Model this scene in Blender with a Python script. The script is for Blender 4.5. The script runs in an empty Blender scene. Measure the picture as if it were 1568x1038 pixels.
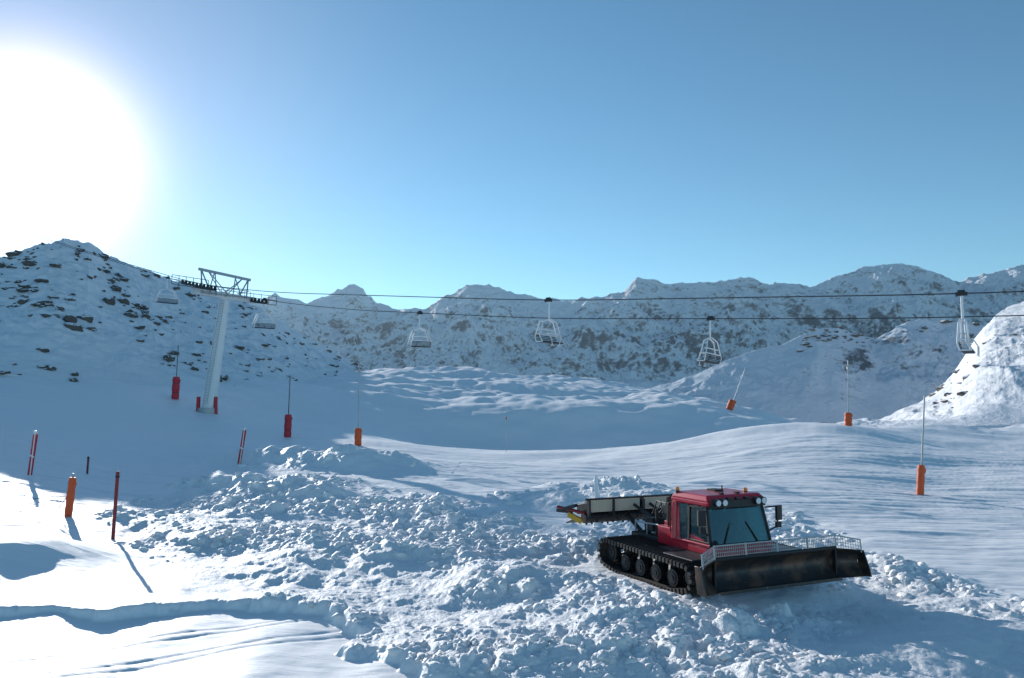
import bpy, bmesh, math, random
import numpy as np
from mathutils import Vector, Matrix
random.seed(4); RNG=np.random.RandomState(7)
# ------------------------------------------------------------------ image pixels (u,v) to world positions
F=1220.0; TH=math.atan((620-519)/F); ST,CT=math.sin(TH),math.cos(TH)
def ray(u,v):
    a=(u-784)/F; b=(519-v)/F; k=CT-b*ST
    return a/k,(ST+b*CT)/k          # x per metre of y, z per metre of y
def tz(v):
    b=(519-np.asarray(v,float))/F
    return (ST+b*CT)/(CT-b*ST)
def at(u,v,y):
    a,c=ray(u,v); return Vector((a*y,y,c*y))
# ------------------------------------------------------------------ noise
def _h(ix,iy,s):
    ix=ix.astype(np.int64); iy=iy.astype(np.int64)
    h=(ix*374761393+iy*668265263+s*2147483647+1013904223)&0xffffffff
    h=((h^(h>>13))*1274126177)&0xffffffff
    h=((h^(h>>15))*2246822519)&0xffffffff
    return ((h^(h>>16))&0xffffff)/float(0x1000000)
def perlin(x,y,s=0):
    x0=np.floor(x);y0=np.floor(y);fx=x-x0;fy=y-y0
    def g(i,j):
        an=_h(x0+i,y0+j,s)*2*np.pi
        return np.cos(an)*(fx-i)+np.sin(an)*(fy-j)
    u=fx*fx*fx*(fx*(fx*6-15)+10); w=fy*fy*fy*(fy*(fy*6-15)+10)
    return 1.5*((g(0,0)*(1-u)+g(1,0)*u)*(1-w)+(g(0,1)*(1-u)+g(1,1)*u)*w)
def fbm(x,y,s=0,o=4,g=.5):
    r=0*x;a=1.;f=1.
    for i in range(o):
        r=r+a*perlin(x*f+i*17.3,y*f-i*9.1,s+i);a*=g;f*=2.03
    return r
def ridged(x,y,s=0,o=5,g=.5):
    r=0*x;a=1.;f=1.
    for i in range(o):
        r=r+a*(1-2*np.abs(perlin(x*f+i*7.3,y*f+i*3.1,s+i)));a*=g;f*=2.07
    return r
def domes(x,y,sc,s=0,fill=.62):
    X=x/sc;Y=y/sc;ix=np.floor(X);iy=np.floor(Y);best=0*X
    for i in (-1,0,1):
        for j in (-1,0,1):
            cx=ix+i;cy=iy+j
            px=cx+_h(cx,cy,s);py=cy+_h(cx,cy,s+1)
            r=(.2+.8*_h(cx,cy,s+2)**2)*fill
            e=1+.5*_h(cx,cy,s+3)
            d=((X-px)*e)**2+((Y-py)/e)**2
            best=np.maximum(best,r*np.clip(1-d/(r*r),0,1)**.6)
    return best*sc
def sstep(a,b,x):
    t=np.clip((x-a)/(b-a),0,1);return t*t*(3-2*t)
def polysd(x,y,P):
    d=np.full(x.shape,1e9);ins=np.zeros(x.shape,bool);n=len(P)
    for i in range(n):
        ax,ay=P[i];bx,by=P[(i+1)%n];ex=bx-ax;ey=by-ay
        wx=x-ax;wy=y-ay;t=np.clip((wx*ex+wy*ey)/(ex*ex+ey*ey+1e-9),0,1)
        d=np.minimum(d,np.hypot(wx-ex*t,wy-ey*t))
        c=((ay>y)!=(by>y))&(x<(bx-ax)*(y-ay)/((by-ay)+1e-12)+ax)
        ins^=c
    return np.where(ins,-d,d)
def W(u,v,z=-4.8):
    a,c=ray(u,v);y=z/c;return (a*y,y)
# ------------------------------------------------------------------ ground profile
def pr(*L):   # (distance, image pixel row or ('z',height))
    return [(y,(v[1] if isinstance(v,tuple) else float(tz(v)*y))) for y,v in L]
Z=lambda z:('z',z)
FARG=((700,Z(-6)),(950,Z(-1)),(6000,Z(-60)))
COL={
 -150:pr((6,Z(-5)),(30,Z(-4.6)),(42,728),(55,675),(70,630),(85,585),(100,545),(150,Z(5)),(300,Z(-10)),*FARG),
 0:pr((6,Z(-5)),(30,Z(-4.7)),(42,730),(55,680),(70,640),(85,600),(100,562),(150,Z(5)),(300,Z(-10)),*FARG),
 200:pr((6,Z(-5)),(30,Z(-4.8)),(50,735),(65,690),(85,637),(100,597),(120,Z(4)),(200,Z(3)),(300,Z(-10)),*FARG),
 400:pr((6,Z(-5)),(35,Z(-4.8)),(50,737),(62,707),(80,672),(95,642),(115,606),(140,588),(200,Z(4)),(300,Z(-8)),*FARG),
 560:pr((6,Z(-5)),(35,Z(-4.8)),(50,737),(62,705),(76,677),(90,664),(105,632),(125,598),(165,573),(260,570),(330,Z(-8)),*FARG),
 700:pr((6,Z(-5)),(35,Z(-4.8)),(60,715),(84,687),(90,688),(98,Z(-7.6)),(120,626),(150,603),(200,578),(260,574),(330,Z(-8)),*FARG),
 800:pr((6,Z(-5)),(35,Z(-4.8)),(60,718),(84,692),(90,694),(98,Z(-9)),(123,611),(150,598),(200,582),(260,580),(330,Z(-8)),*FARG),
 900:pr((6,Z(-5)),(35,Z(-4.8)),(60,718),(84,690),(90,692),(98,Z(-9)),(121,624),(150,606),(200,592),(260,592),(330,Z(-12)),*FARG),
 1000:pr((6,Z(-5)),(35,Z(-4.8)),(60,712),(80,683),(88,684),(96,Z(-8.5)),(117,629),(150,614),(200,604),(260,606),(330,Z(-12)),*FARG),
 1140:pr((6,Z(-5)),(35,Z(-4.8)),(55,706),(70,672),(80,651),(86,650),(98,Z(-6)),(114,641),(150,630),(200,626),(260,628),(330,Z(-12)),*FARG),
 1290:pr((6,Z(-5)),(35,Z(-4.8)),(55,700),(70,662),(80,642),(86,641),(100,Z(-5)),(150,Z(-6)),(330,Z(-14)),*FARG),
 1400:pr((6,Z(-5)),(35,Z(-4.8)),(50,726),(70,682),(95,652),(102,652),(120,Z(-5)),(150,Z(-6)),(330,Z(-14)),*FARG),
 1568:pr((6,Z(-5)),(35,Z(-4.8)),(50,728),(70,690),(100,662),(130,650),(150,Z(-5)),(200,Z(-7)),(330,Z(-14)),*FARG),
 1750:pr((6,Z(-5)),(35,Z(-4.8)),(50,728),(70,692),(100,664),(130,652),(150,Z(-4)),(200,Z(-7)),(330,Z(-14)),*FARG),
}
LY=np.linspace(math.log(5),math.log(6000),700); UG=np.arange(-160,1761,16.)
cu=sorted(COL); T0=np.array([np.interp(LY,[math.log(p[0]) for p in COL[c]],[p[1] for p in COL[c]]) for c in cu])
TAB=np.stack([np.interp(UG,cu,T0[:,j]) for j in range(len(LY))],1)
def gs(A,s,ax):
    k=np.arange(-3*s,3*s+1);w=np.exp(-k*k/(2.*s*s));w/=w.sum()
    P=np.pad(A,[(3*s,3*s) if i==ax else (0,0) for i in range(2)],mode='edge')
    return sum(w[i]*np.take(P,range(i,i+A.shape[ax]),axis=ax) for i in range(len(k)))
TAB=gs(gs(TAB,3,0),3,1)
def base(x,y):
    r=np.hypot(x,y);th=np.arctan2(x,y);tc=np.clip(th,-.72,.72)
    ye=r*np.cos(tc);u=784+F*np.tan(tc)*1.003
    fi=np.clip((u-UG[0])/16.,0,len(UG)-1.001);fj=np.clip((np.log(np.maximum(ye,5))-LY[0])/(LY[1]-LY[0]),0,len(LY)-1.001)
    i=fi.astype(int);j=fj.astype(int);a=fi-i;b=fj-j
    z=(TAB[i,j]*(1-a)+TAB[i+1,j]*a)*(1-b)+(TAB[i,j+1]*(1-a)+TAB[i+1,j+1]*a)*b
    w=sstep(.9,2.6,np.abs(th));return z*(1-w)-5*w
ROAD=[W(*p) for p in [(-500,955),(0,936),(150,931),(320,916),(400,912),(500,932),(600,985),(680,1045),(760,1300),(-900,1300)]]
CH=[W(*p) for p in [(150,792),(300,752),(420,738),(560,745),(640,762),(800,762),(900,752),(1010,756),(1160,780),(1240,795),(1320,845),(1440,885),(1620,935),(1900,1000),(1900,1300),(760,1300),(680,1045),(600,985),(500,932),(400,908),(345,905),(330,882),(190,835)]]
def bank(x,y,p,q,w,h):
    ex=q[0]-p[0];ey=q[1]-p[1];t=np.clip(((x-p[0])*ex+(y-p[1])*ey)/(ex*ex+ey*ey),0,1)
    d=np.hypot(x-p[0]-ex*t,y-p[1]-ey*t);return h*np.exp(-(d/w)**2)
def PU(u,y): return ((u-784)/F*y,y)
GX,GY,GZ=5.58,23.0,-4.84; PH=math.radians(25)
def H(x,y,full=False):
    x=np.asarray(x,float);y=np.asarray(y,float);z=base(x,y);r=np.hypot(x,y)
    near=(r<130)&(y>3)
    churn=np.zeros(x.shape);X=x[near];Y=y[near];n=np.zeros(X.shape)
    if X.size:
        wx=X+.5*perlin(X*.8,Y*.8,90)+.2*perlin(X*2.5,Y*2.5,92);wy=Y+.7*perlin(X*.7,Y*.7,91)+.25*perlin(X*2.5,Y*2.5,93)+.08*perlin(X*7,Y*7,94)
        rd=polysd(wx,wy,ROAD);cd=polysd(wx,wy,CH)
        road=sstep(.14,-.16,rd);c=sstep(1.2,-1.4,cd)
        b1=bank(X,Y,PU(380,59),PU(585,56),3.0,1.25)*(1+.35*fbm(X*.4,Y*.4,3,3))
        b2=bank(X,Y,PU(330,44),PU(500,40),2.0,.75)*(1+.5*fbm(X*.6,Y*.6,5,3))
        b3=bank(X,Y,PU(850,39),PU(980,37),1.3,.35)*(1+.6*fbm(X*.6,Y*.6,6,3))
        b4=bank(X,Y,PU(1180,28),PU(1420,23),1.0,.22)
        b6=bank(X,Y,W(860,752),W(960,756),1.1,.5)
        b7=bank(X,Y,PU(470,27),PU(760,23),2.2,.30)*(1+.5*fbm(X*.5,Y*.5,9,3))
        mound=bank(X,Y,W(-260,850),W(40,862),2.0,.75)+bank(X,Y,W(-200,805),W(60,815),2.6,.35)
        c=np.maximum(c,np.clip((b1*.6+b2+b3*1.2+b6)*1.5,0,1))*(1-road)
        # added smooth band along the pylon's shadow line, so the cast shadow shows
        c=c*(1-.72*bank(X,Y,(-10.6,54),(1.6,34.5),2.1,1.)-.45*bank(X,Y,(1.6,34.5),(4.0,29.5),1.5,1.))
        c=np.clip(c,0,1)
        lx=(X-GX)*math.sin(PH)-(Y-GY)*math.cos(PH);ly=(X-GX)*math.cos(PH)+(Y-GY)*math.sin(PH)
        ap=sstep(1.0,-.2,np.maximum(np.abs(lx-.1)-2.5,np.abs(ly)-2.35))
        n+=-.22*road*(1+.5*perlin(X*.5,Y*.2,99))+b1+b2+b3+b4*c+b6+b7*c+mound*(1-road)
        und=fbm(X*.035+3,Y*.075,21,3)*.42*sstep(24,55,Y)
        n+=und+.06*fbm(X*.25,Y*.4,22,4)*(1-c)
        g=fbm(X*.10+.05*Y,Y*1.4+1.2*np.sin(X*.03)+.18*X,31,4,.6)
        n+=(.018+.030*sstep(22,38,Y))*g*(1-c)*(1-.5*road)*sstep(90,50,Y)
        for (s0,sl,w0) in ((52,-.18,.5),(61,.12,.6),(36,-.35,.4)):
            qq=Y-s0-sl*X-1.5*np.sin(X*.09+s0)
            for o in (0,2.6): n+=-.05*(1-c)*np.exp(-((qq-o)/w0)**2)*(X>-4)
        q=(Y-14.5-.55*(X+10))
        for o in (0,.42,1.7,2.1): n+=-.022*road*np.exp(-((q-o+.3*np.sin(X*.4))/.09)**2)
        m=c>.01;xm=X[m];ym=Y[m];jx=xm+.16*perlin(xm*3,ym*3,61);jy=ym+.16*perlin(xm*3,ym*3,62)
        dn=fbm(xm*.17,ym*.2,40,3)-.25*sstep(4,16,xm);den=sstep(-.3,.55,dn)
        L=(.50*domes(jx,jy,1.25,48,.5)*den**1.5+.42*domes(jx,jy,.75,50,.55)*den+.44*domes(jx,jy,.38,55,.6)*(.12+.88*den)+.38*domes(jx,jy,.19,60,.62)*(.25+.75*den)
           +.06*fbm(xm*1.3,ym*1.3,70,5)+.24*fbm(xm*.2,ym*.26,74,3)+.10*den)
        n[m]+=L*c[m]*(1-.85*ap[m])
        zz=z[near]+n;churn[near]=c*(1-.6*ap)
        z[near]=zz*(1-ap)+(GZ+.02+.03*fbm(X*2,Y*2,77,3))*ap
    far=(r>=95)
    X=x[far];Y=y[far];k=sstep(95,140,r[far])
    z[far]+=k*(1.6*fbm(X*.022,Y*.03,80,4)+1.15*np.abs(fbm(X*.05,Y*.08,84,4,.6)))*sstep(1500,300,r[far])
    return (z,churn) if full else z
def hit(u,v):
    a,c=ray(u,v);ys=np.exp(np.linspace(math.log(11),math.log(260),1500))
    h=H(a*ys,ys);k=np.argmax(c*ys<=h) if (c*ys<=h).any() else len(ys)-1
    return Vector((a*ys[k],ys[k],h[k]))
# ------------------------------------------------------------------ materials
def newmat(name):
    m=bpy.data.materials.new(name);m.use_nodes=True;nt=m.node_tree
    return m,nt,nt.nodes['Principled BSDF'],nt.nodes.new,nt.links.new
def ramp(nt,stops,inp):
    r=nt.nodes.new('ShaderNodeValToRGB');e=r.color_ramp.elements
    while len(e)<len(stops): e.new(.5)
    for i,(p,c) in enumerate(stops): e[i].position=p;e[i].color=c if len(c)==4 else (*c,1)
    nt.links.new(inp,r.inputs[0]);return r.outputs[0]
def noise(nt,scale,det=6,rough=.6,vec=None,dist=0):
    n=nt.nodes.new('ShaderNodeTexNoise');n.inputs['Scale'].default_value=scale;n.inputs['Detail'].default_value=det
    n.inputs['Roughness'].default_value=rough;n.inputs['Distortion'].default_value=dist
    if vec is None:
        t=nt.nodes.new('ShaderNodeTexCoord');vec=t.outputs['Object']
    nt.links.new(vec,n.inputs['Vector']);return n.outputs['Fac']
def mixc(nt,f,a,b):
    m=nt.nodes.new('ShaderNodeMix');m.data_type='RGBA'
    for s,v in ((m.inputs[0],f),(m.inputs[6],a),(m.inputs[7],b)):
        if hasattr(v,'links') : nt.links.new(v,s)
        elif isinstance(v,(int,float)): s.default_value=v
        else: s.default_value=(*v,1)
    return m.outputs[2]
def math_(nt,op,a,b=0.,c=None):
    m=nt.nodes.new('ShaderNodeMath');m.operation=op
    for i,v in enumerate((a,b,c)):
        if v is None: continue
        if hasattr(v,'links'): nt.links.new(v,m.inputs[i])
        else: m.inputs[i].default_value=v
    return m.outputs[0]
def bump(nt,h,dist,strength=1.,prev=None):
    b=nt.nodes.new('ShaderNodeBump');b.inputs['Distance'].default_value=dist;b.inputs['Strength'].default_value=strength
    nt.links.new(h,b.inputs['Height'])
    if prev is not None: nt.links.new(prev,b.inputs['Normal'])
    return b.outputs[0]
SNOW=(.87,.89,.92)
def snow_mat():
    m,nt,P,N,L=newmat('snow')
    at_=N('ShaderNodeAttribute');at_.attribute_name='churn';c=at_.outputs['Fac']
    n1=noise(nt,.9,5);L(mixc(nt,n1,(.89,.893,.905),(.94,.94,.945)),P.inputs['Base Color'])
    P.inputs['Roughness'].default_value=.58;P.inputs['Specular IOR Level'].default_value=1.
    tc=N('ShaderNodeTexCoord');mp=N('ShaderNodeMapping');mp.inputs['Scale'].default_value=(.5,7,1);mp.inputs['Rotation'].default_value=(0,0,math.radians(8))
    L(tc.outputs['Object'],mp.inputs[0])
    st=noise(nt,1.3,6,.65,mp.outputs[0])
    b=bump(nt,st,.03,.55)
    fine=noise(nt,9,8,.7);k=math_(nt,'MULTIPLY',fine,math_(nt,'MULTIPLY_ADD',c,.85,.11))
    b=bump(nt,k,.08,.75,b)
    b=bump(nt,noise(nt,45,4,.7),.010,.6,b)
    b=bump(nt,noise(nt,.7,5,.6),.03,.5,b)
    L(b,P.inputs['Normal']);return m
def rocky_mat(name,scale,thr,rockA,rockB,slope=.9,stretch=(1,1,1),snowc=SNOW,fine=8,fw=.28,hard=9.,bigw=.5):
    m,nt,P,N,L=newmat(name)
    tc=N('ShaderNodeTexCoord');mp=N('ShaderNodeMapping');mp.inputs['Scale'].default_value=stretch;L(tc.outputs['Object'],mp.inputs[0])
    a=noise(nt,scale,10,.72,mp.outputs[0],.6);b=noise(nt,scale*fine,6,.7,mp.outputs[0])
    big=noise(nt,scale*.22,3,.5,mp.outputs[0])
    g=N('ShaderNodeNewGeometry');s=N('ShaderNodeSeparateXYZ');L(g.outputs['Normal'],s.inputs[0])
    f=math_(nt,'MULTIPLY_ADD',math_(nt,'SUBTRACT',1.,s.outputs[2]),slope,a)
    f=math_(nt,'MULTIPLY_ADD',b,fw,f);f=math_(nt,'MULTIPLY_ADD',big,bigw,f)
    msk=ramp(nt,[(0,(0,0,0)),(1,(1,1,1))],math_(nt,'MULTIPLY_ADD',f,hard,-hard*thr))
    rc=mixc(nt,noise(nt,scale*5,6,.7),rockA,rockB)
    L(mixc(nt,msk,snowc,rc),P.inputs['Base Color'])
    P.inputs['Roughness'].default_value=.75;P.inputs['Specular IOR Level'].default_value=.3
    L(bump(nt,math_(nt,'ADD',a,math_(nt,'MULTIPLY',b,.4)),.25/scale*.35,.8),P.inputs['Normal']);return m
def rock_mat():
    m,nt,P,N,L=newmat('snowy_rock')
    g=N('ShaderNodeNewGeometry');s=N('ShaderNodeSeparateXYZ');L(g.outputs['Normal'],s.inputs[0])
    n=noise(nt,1.5,6,.7)
    f=math_(nt,'MULTIPLY_ADD',n,.6,s.outputs[2]);msk=ramp(nt,[(0,(0,0,0)),(1,(1,1,1))],math_(nt,'MULTIPLY_ADD',f,8.,-7.9))
    L(mixc(nt,msk,mixc(nt,noise(nt,4,5),(.06,.053,.048),(.18,.155,.135)),SNOW),P.inputs['Base Color'])
    P.inputs['Roughness'].default_value=.8;L(bump(nt,noise(nt,6,6),.1),P.inputs['Normal']);return m
def plain(name,c,rough=.5,metal=0.,var=.25,scale=3.,bumpd=0.,coat=0.,c2=None,thr=None):
    m,nt,P,N,L=newmat(name)
    d=c2 or tuple(x*(1-var) for x in c)
    f=noise(nt,scale,6,.65)
    if thr is not None: f=ramp(nt,[(thr-.06,(0,0,0)),(thr+.06,(1,1,1))],f)
    L(mixc(nt,f,c,d),P.inputs['Base Color'])
    P.inputs['Roughness'].default_value=rough;P.inputs['Metallic'].default_value=metal;P.inputs['Coat Weight'].default_value=coat
    if bumpd: L(bump(nt,noise(nt,scale*6,4),bumpd),P.inputs['Normal'])
    return m
def glass_mat():
    m,nt,P,N,L=newmat('cab_glass');nt.nodes.remove(P);o=nt.nodes['Material Output']
    t=N('ShaderNodeBsdfTransparent');t.inputs[0].default_value=(.46,.58,.58,1);g=N('ShaderNodeBsdfGlossy');g.inputs['Roughness'].default_value=.03
    g.inputs[0].default_value=(.7,.9,.92,1)
    fr=N('ShaderNodeFresnel');fr.inputs[0].default_value=1.5;mx=N('ShaderNodeMixShader')
    L(math_(nt,'MULTIPLY_ADD',fr.outputs[0],.9,.02),mx.inputs[0]);L(t.outputs[0],mx.inputs[1]);L(g.outputs[0],mx.inputs[2]);L(mx.outputs[0],o.inputs[0]);return m
M_SNOW=snow_mat()
M_HILL=rocky_mat('hill_snow_rock',.22,1.60,(.07,.065,.06),(.2,.18,.16),.7,(1,1,1.6))
M_MTN=rocky_mat('mountain_snow_rock',.030,1.29,(.07,.085,.10),(.16,.18,.20),.9,(1,1,1.6),(.74,.79,.84),6,.7,4.0,.35)  # base colours blued to stand in for distance haze
M_FOOT=rocky_mat('foothill_snow_rock',.05,1.30,(.08,.09,.10),(.18,.20,.21),.8,(1,1,1.6),(.70,.76,.82),6,.45,6.,.55)  # snow colour darkened and blued, shade and haze put into the albedo
M_SPUR=rocky_mat('hillside_snow_rock',.07,1.37,(.12,.11,.11),(.26,.24,.23),.7,(1,1,1.5),SNOW,6,.35)
M_ROCK=rock_mat()
RED=plain('red_paint',(.68,.010,.035),.3,0,.3,2,0,.6)
DRED=plain('dark_red_paint',(.26,.02,.025),.5,0,.4,6)
ORANGE=plain('orange_padding',(.80,.12,.025),.6,0,.4,5,.02)
PADRED=plain('red_padding',(.58,.025,.045),.55,0,.3,5)
BLACK=plain('black_rubber',(.018,.018,.02),.55,0,.3,8,.004)
BLADE=plain('worn_blade_steel',(.030,.027,.025),.40,.3,.2,1.7,.006,0,(.13,.07,.045),.54)
TRK=plain('track_belt',(.03,.026,.025),.7,0,.3,3,.01,0,(.14,.11,.09),.6)
BAR=plain('track_bar_steel',(.07,.065,.06),.45,.6,.4,9,.0,0,(.30,.30,.31),.66)
SNOWY=plain('packed_snow_on_deck',(.82,.85,.9),.7,0,.6,6,.02,0,(.10,.085,.07),.52)
DGREY=plain('dark_steel',(.05,.052,.056),.45,.4,.4,6)
GREY=plain('galvanised_steel',(.42,.44,.46),.45,.4,.3,4)
WHITE=plain('white_paint',(.80,.81,.82),.45,0,.12,2)
PYL=plain('pylon_paint',(.78,.79,.80),.5,.0,.12,1)  # base colour raised to carry the whitening of the sun flare
BEIGE=plain('tiller_panel',(.62,.56,.44),.6,0,.3,3)
YEL=plain('yellow_paint',(.62,.36,.03),.5,0,.3,5)
AMB=plain('amber_lens',(.9,.25,.02),.25,0,.1,5)
LENS=plain('lamp_lens',(.8,.82,.85),.1,0,.1,5)
SEAT=plain('seat_fabric',(.03,.033,.037),.8)
GLASS=glass_mat()
# ------------------------------------------------------------------ mesh helpers
def link(o,parent=None):
    bpy.context.scene.collection.objects.link(o)
    if parent: o.parent=parent
    return o
def empty(name,loc=(0,0,0),rz=0.):
    o=bpy.data.objects.new(name,None);o.location=loc;o.rotation_euler=(0,0,rz);o.empty_display_size=.3;return link(o)
class B:
    def __init__(s): s.v=[];s.f=[];s.m=[]
    def add(s,vs,fs,m=0):
        k=len(s.v);s.v+=[tuple(p) for p in vs];s.f+=[tuple(i+k for i in f) for f in fs];s.m+=[m]*len(fs)
    def hexa(s,b4,t4,m=0):
        s.add(list(b4)+list(t4),[(3,2,1,0),(4,5,6,7),(0,1,5,4),(1,2,6,5),(2,3,7,6),(3,0,4,7)],m)
    def box(s,c,d,m=0,ry=0.,rz=0.,rx=0.):
        R=Matrix.Rotation(rz,3,'Z')@Matrix.Rotation(ry,3,'Y')@Matrix.Rotation(rx,3,'X');c=Vector(c)
        q=[c+R@Vector((sx*d[0]/2,sy*d[1]/2,sz*d[2]/2)) for sz in(-1,1) for sx,sy in((-1,-1),(1,-1),(1,1),(-1,1))]
        s.hexa(q[:4],q[4:],m)
    def tube(s,p,q,r,m=0,n=8,r2=None):
        p=Vector(p);q=Vector(q);d=(q-p);
        if d.length<1e-6:return
        d.normalize();a=d.orthogonal().normalized();b=d.cross(a);r2=r if r2 is None else r2
        vs=[p+(a*math.cos(t)+b*math.sin(t))*r for t in [2*math.pi*i/n for i in range(n)]]+[q+(a*math.cos(t)+b*math.sin(t))*r2 for t in [2*math.pi*i/n for i in range(n)]]
        s.add(vs,[(i,(i+1)%n,n+(i+1)%n,n+i) for i in range(n)]+[tuple(range(n))[::-1],tuple(range(n,2*n))],m)
    def path(s,pts,r,m=0,n=8,closed=False):
        for i in range(len(pts)-(0 if closed else 1)): s.tube(pts[i],pts[(i+1)%len(pts)],r,m,n)
    def prism(s,prof,y0,y1,m=0):   # prof in x,z
        n=len(prof);s.add([(x,y0,z) for x,z in prof]+[(x,y1,z) for x,z in prof],[(i,(i+1)%n,n+(i+1)%n,n+i) for i in range(n)]+[tuple(range(n))[::-1],tuple(range(n,2*n))],m)
    def obj(s,name,mats,parent=None,bevel=0.,smooth=False):
        me=bpy.data.meshes.new(name);me.from_pydata(s.v,[],s.f);me.materials.clear()
        for x in mats: me.materials.append(x)
        me.polygons.foreach_set('material_index',s.m)
        bm=bmesh.new();bm.from_mesh(me);bmesh.ops.recalc_face_normals(bm,faces=bm.faces);bm.to_mesh(me);bm.free()
        if smooth:
            me.polygons.foreach_set('use_smooth',[True]*len(me.polygons));me.set_sharp_from_angle(angle=math.radians(50))
        o=link(bpy.data.objects.new(name,me),parent)
        if bevel:
            bv=o.modifiers.new('bevel','BEVEL');bv.width=bevel;bv.segments=2;bv.limit_method='ANGLE'
        return o
def gridmesh(name,X,Y,Zz,mat,attr=None,wrap=False):
    nr,nc=X.shape;co=np.stack([X,Y,Zz],-1).reshape(-1,3).astype(np.float32)
    i=np.arange(nr-1)[:,None];j=np.arange(nc if wrap else nc-1)[None,:];j2=(j+1)%nc
    q=np.stack([i*nc+j,(i+1)*nc+j,(i+1)*nc+j2,i*nc+j2],-1).reshape(-1,4)
    return rawmesh(name,co,q,mat,attr)
def rawmesh(name,co,q,mat,attr=None,smooth=True):
    me=bpy.data.meshes.new(name);k=q.shape[1];me.vertices.add(len(co));me.vertices.foreach_set('co',co.astype(np.float32).ravel())
    me.loops.add(q.size);me.loops.foreach_set('vertex_index',q.ravel().astype(np.int32))
    me.polygons.add(len(q));me.polygons.foreach_set('loop_start',np.arange(0,q.size,k,dtype=np.int32));me.polygons.foreach_set('loop_total',np.full(len(q),k,dtype=np.int32))
    me.polygons.foreach_set('use_smooth',np.full(len(q),smooth));me.update(calc_edges=True);me.materials.append(mat)
    if attr is not None:
        a=me.attributes.new('churn','FLOAT','POINT');a.data.foreach_set('value',attr.ravel().astype(np.float32))
    return link(bpy.data.objects.new(name,me))
# ------------------------------------------------------------------ ground sheet
th=np.concatenate([np.linspace(-math.pi,-.66,110,endpoint=False),np.linspace(-.66,.66,1150),np.linspace(.66,math.pi,110)[1:-1]])
rr=np.concatenate([np.linspace(1.5,13,24,endpoint=False),np.exp(np.linspace(math.log(13),math.log(75),720,endpoint=False)),np.exp(np.linspace(math.log(75),math.log(330),200,endpoint=False)),np.exp(np.linspace(math.log(330),math.log(7000),60))])
Rg,Tg=np.meshgrid(rr,th,indexing='ij');Xg=Rg*np.sin(Tg);Yg=Rg*np.cos(Tg)
Zg,Cg=H(Xg.ravel(),Yg.ravel(),True)
gridmesh('snow_ground',Xg,Yg,Zg.reshape(Xg.shape),M_SNOW,Cg,wrap=True)
# ------------------------------------------------------------------ hills and mountains
def fan(name,mat,sky,foot,yb,yr,u0,u1,nu,nt,nf,fall=.5,tmax=1.5,shape=1.0,skirt=8.):
    su=[p[0] for p in sky];sv=[p[1] for p in sky];fu=[p[0] for p in foot];fv=[p[1] for p in foot]
    def pos(U,T):
        y0=np.interp(U,[p[0] for p in yb],[p[1] for p in yb]);y1=np.interp(U,[p[0] for p in yr],[p[1] for p in yr])
        y=y0+(y1-y0)*T;x=(U-784)/F*y*1.0035
        zb=tz(np.interp(U,fu,fv))*y0;zr=tz(np.interp(U,su,sv))*y1
        t=np.clip(T,0,1);z=zb+(zr-zb)*t**shape
        z=z-np.clip(T-1,0,9)**1.3*(y1-y0)*fall-np.where(T<=0,skirt,0)
        return x,y,z+nf(x,y,T)
    U,T=np.meshgrid(np.linspace(u0,u1,nu),np.linspace(0,tmax,nt),indexing='xy')
    x,y,z=pos(U,T);gridmesh(name,x,y,z,mat);return pos
HILL=fan('rocky_hill',M_HILL,
 [(-700,230),(-300,330),(-100,380),(0,392),(55,376),(90,366),(130,372),(160,392),(240,421),(330,448),(400,472),(450,505),(500,534),(560,566),(620,585),(700,620)],
 [(-700,540),(0,562),(200,598),(400,608),(560,600),(700,640)],[(-700,85),(0,95),(200,100),(400,116),(560,150),(700,170)],[(-700,125),(-100,136),(60,141),(200,172),(400,215),(600,255),(700,265)],
 -700,700,760,280,lambda x,y,T:(1.1*ridged(x*.035,y*.035,101,4)*np.clip(T*2,0,1)*np.clip(1.25-T,.3,1)-.7+.45*ridged(x*.22,y*.22,105,4)*np.clip(T*3,0,1)),.6,1.6,1.1,3.)
SK=[(-900,380),(-300,420),(200,450),(400,462),(420,452),(445,462),(470,466),(500,452),(525,444),(540,438),(555,446),(575,465),(600,476),(655,473),(690,456),(715,441),(735,437),(757,441),(790,456),(850,463),(920,456),(950,450),(975,433),(1005,433),(1020,440),(1045,435),(1080,431),(1150,430),(1180,440),(1240,440),(1290,425),(1340,413),(1370,404),(1420,412),(1475,432),(1510,424),(1568,410),(1700,400),(2400,400)]
SK=[(u,v+(0 if v<445 else 3)) for u,v in SK]
def mn(x,y,T):
    e=np.clip(T*2.2,0,1)*np.clip(1.22-T,.05,1)
    return (44*ridged(x*.0050,y*.0040,111,7,.56)-34)*e+1.2*ridged(x*.03,y*.03,118,4,.6)*np.clip(T*3,0,1)
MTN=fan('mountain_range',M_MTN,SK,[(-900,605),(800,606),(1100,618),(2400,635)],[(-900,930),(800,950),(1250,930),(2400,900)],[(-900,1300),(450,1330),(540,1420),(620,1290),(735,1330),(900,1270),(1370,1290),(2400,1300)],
 -500,2100,1500,380,mn,.6,1.5,1.25,60.)
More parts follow.
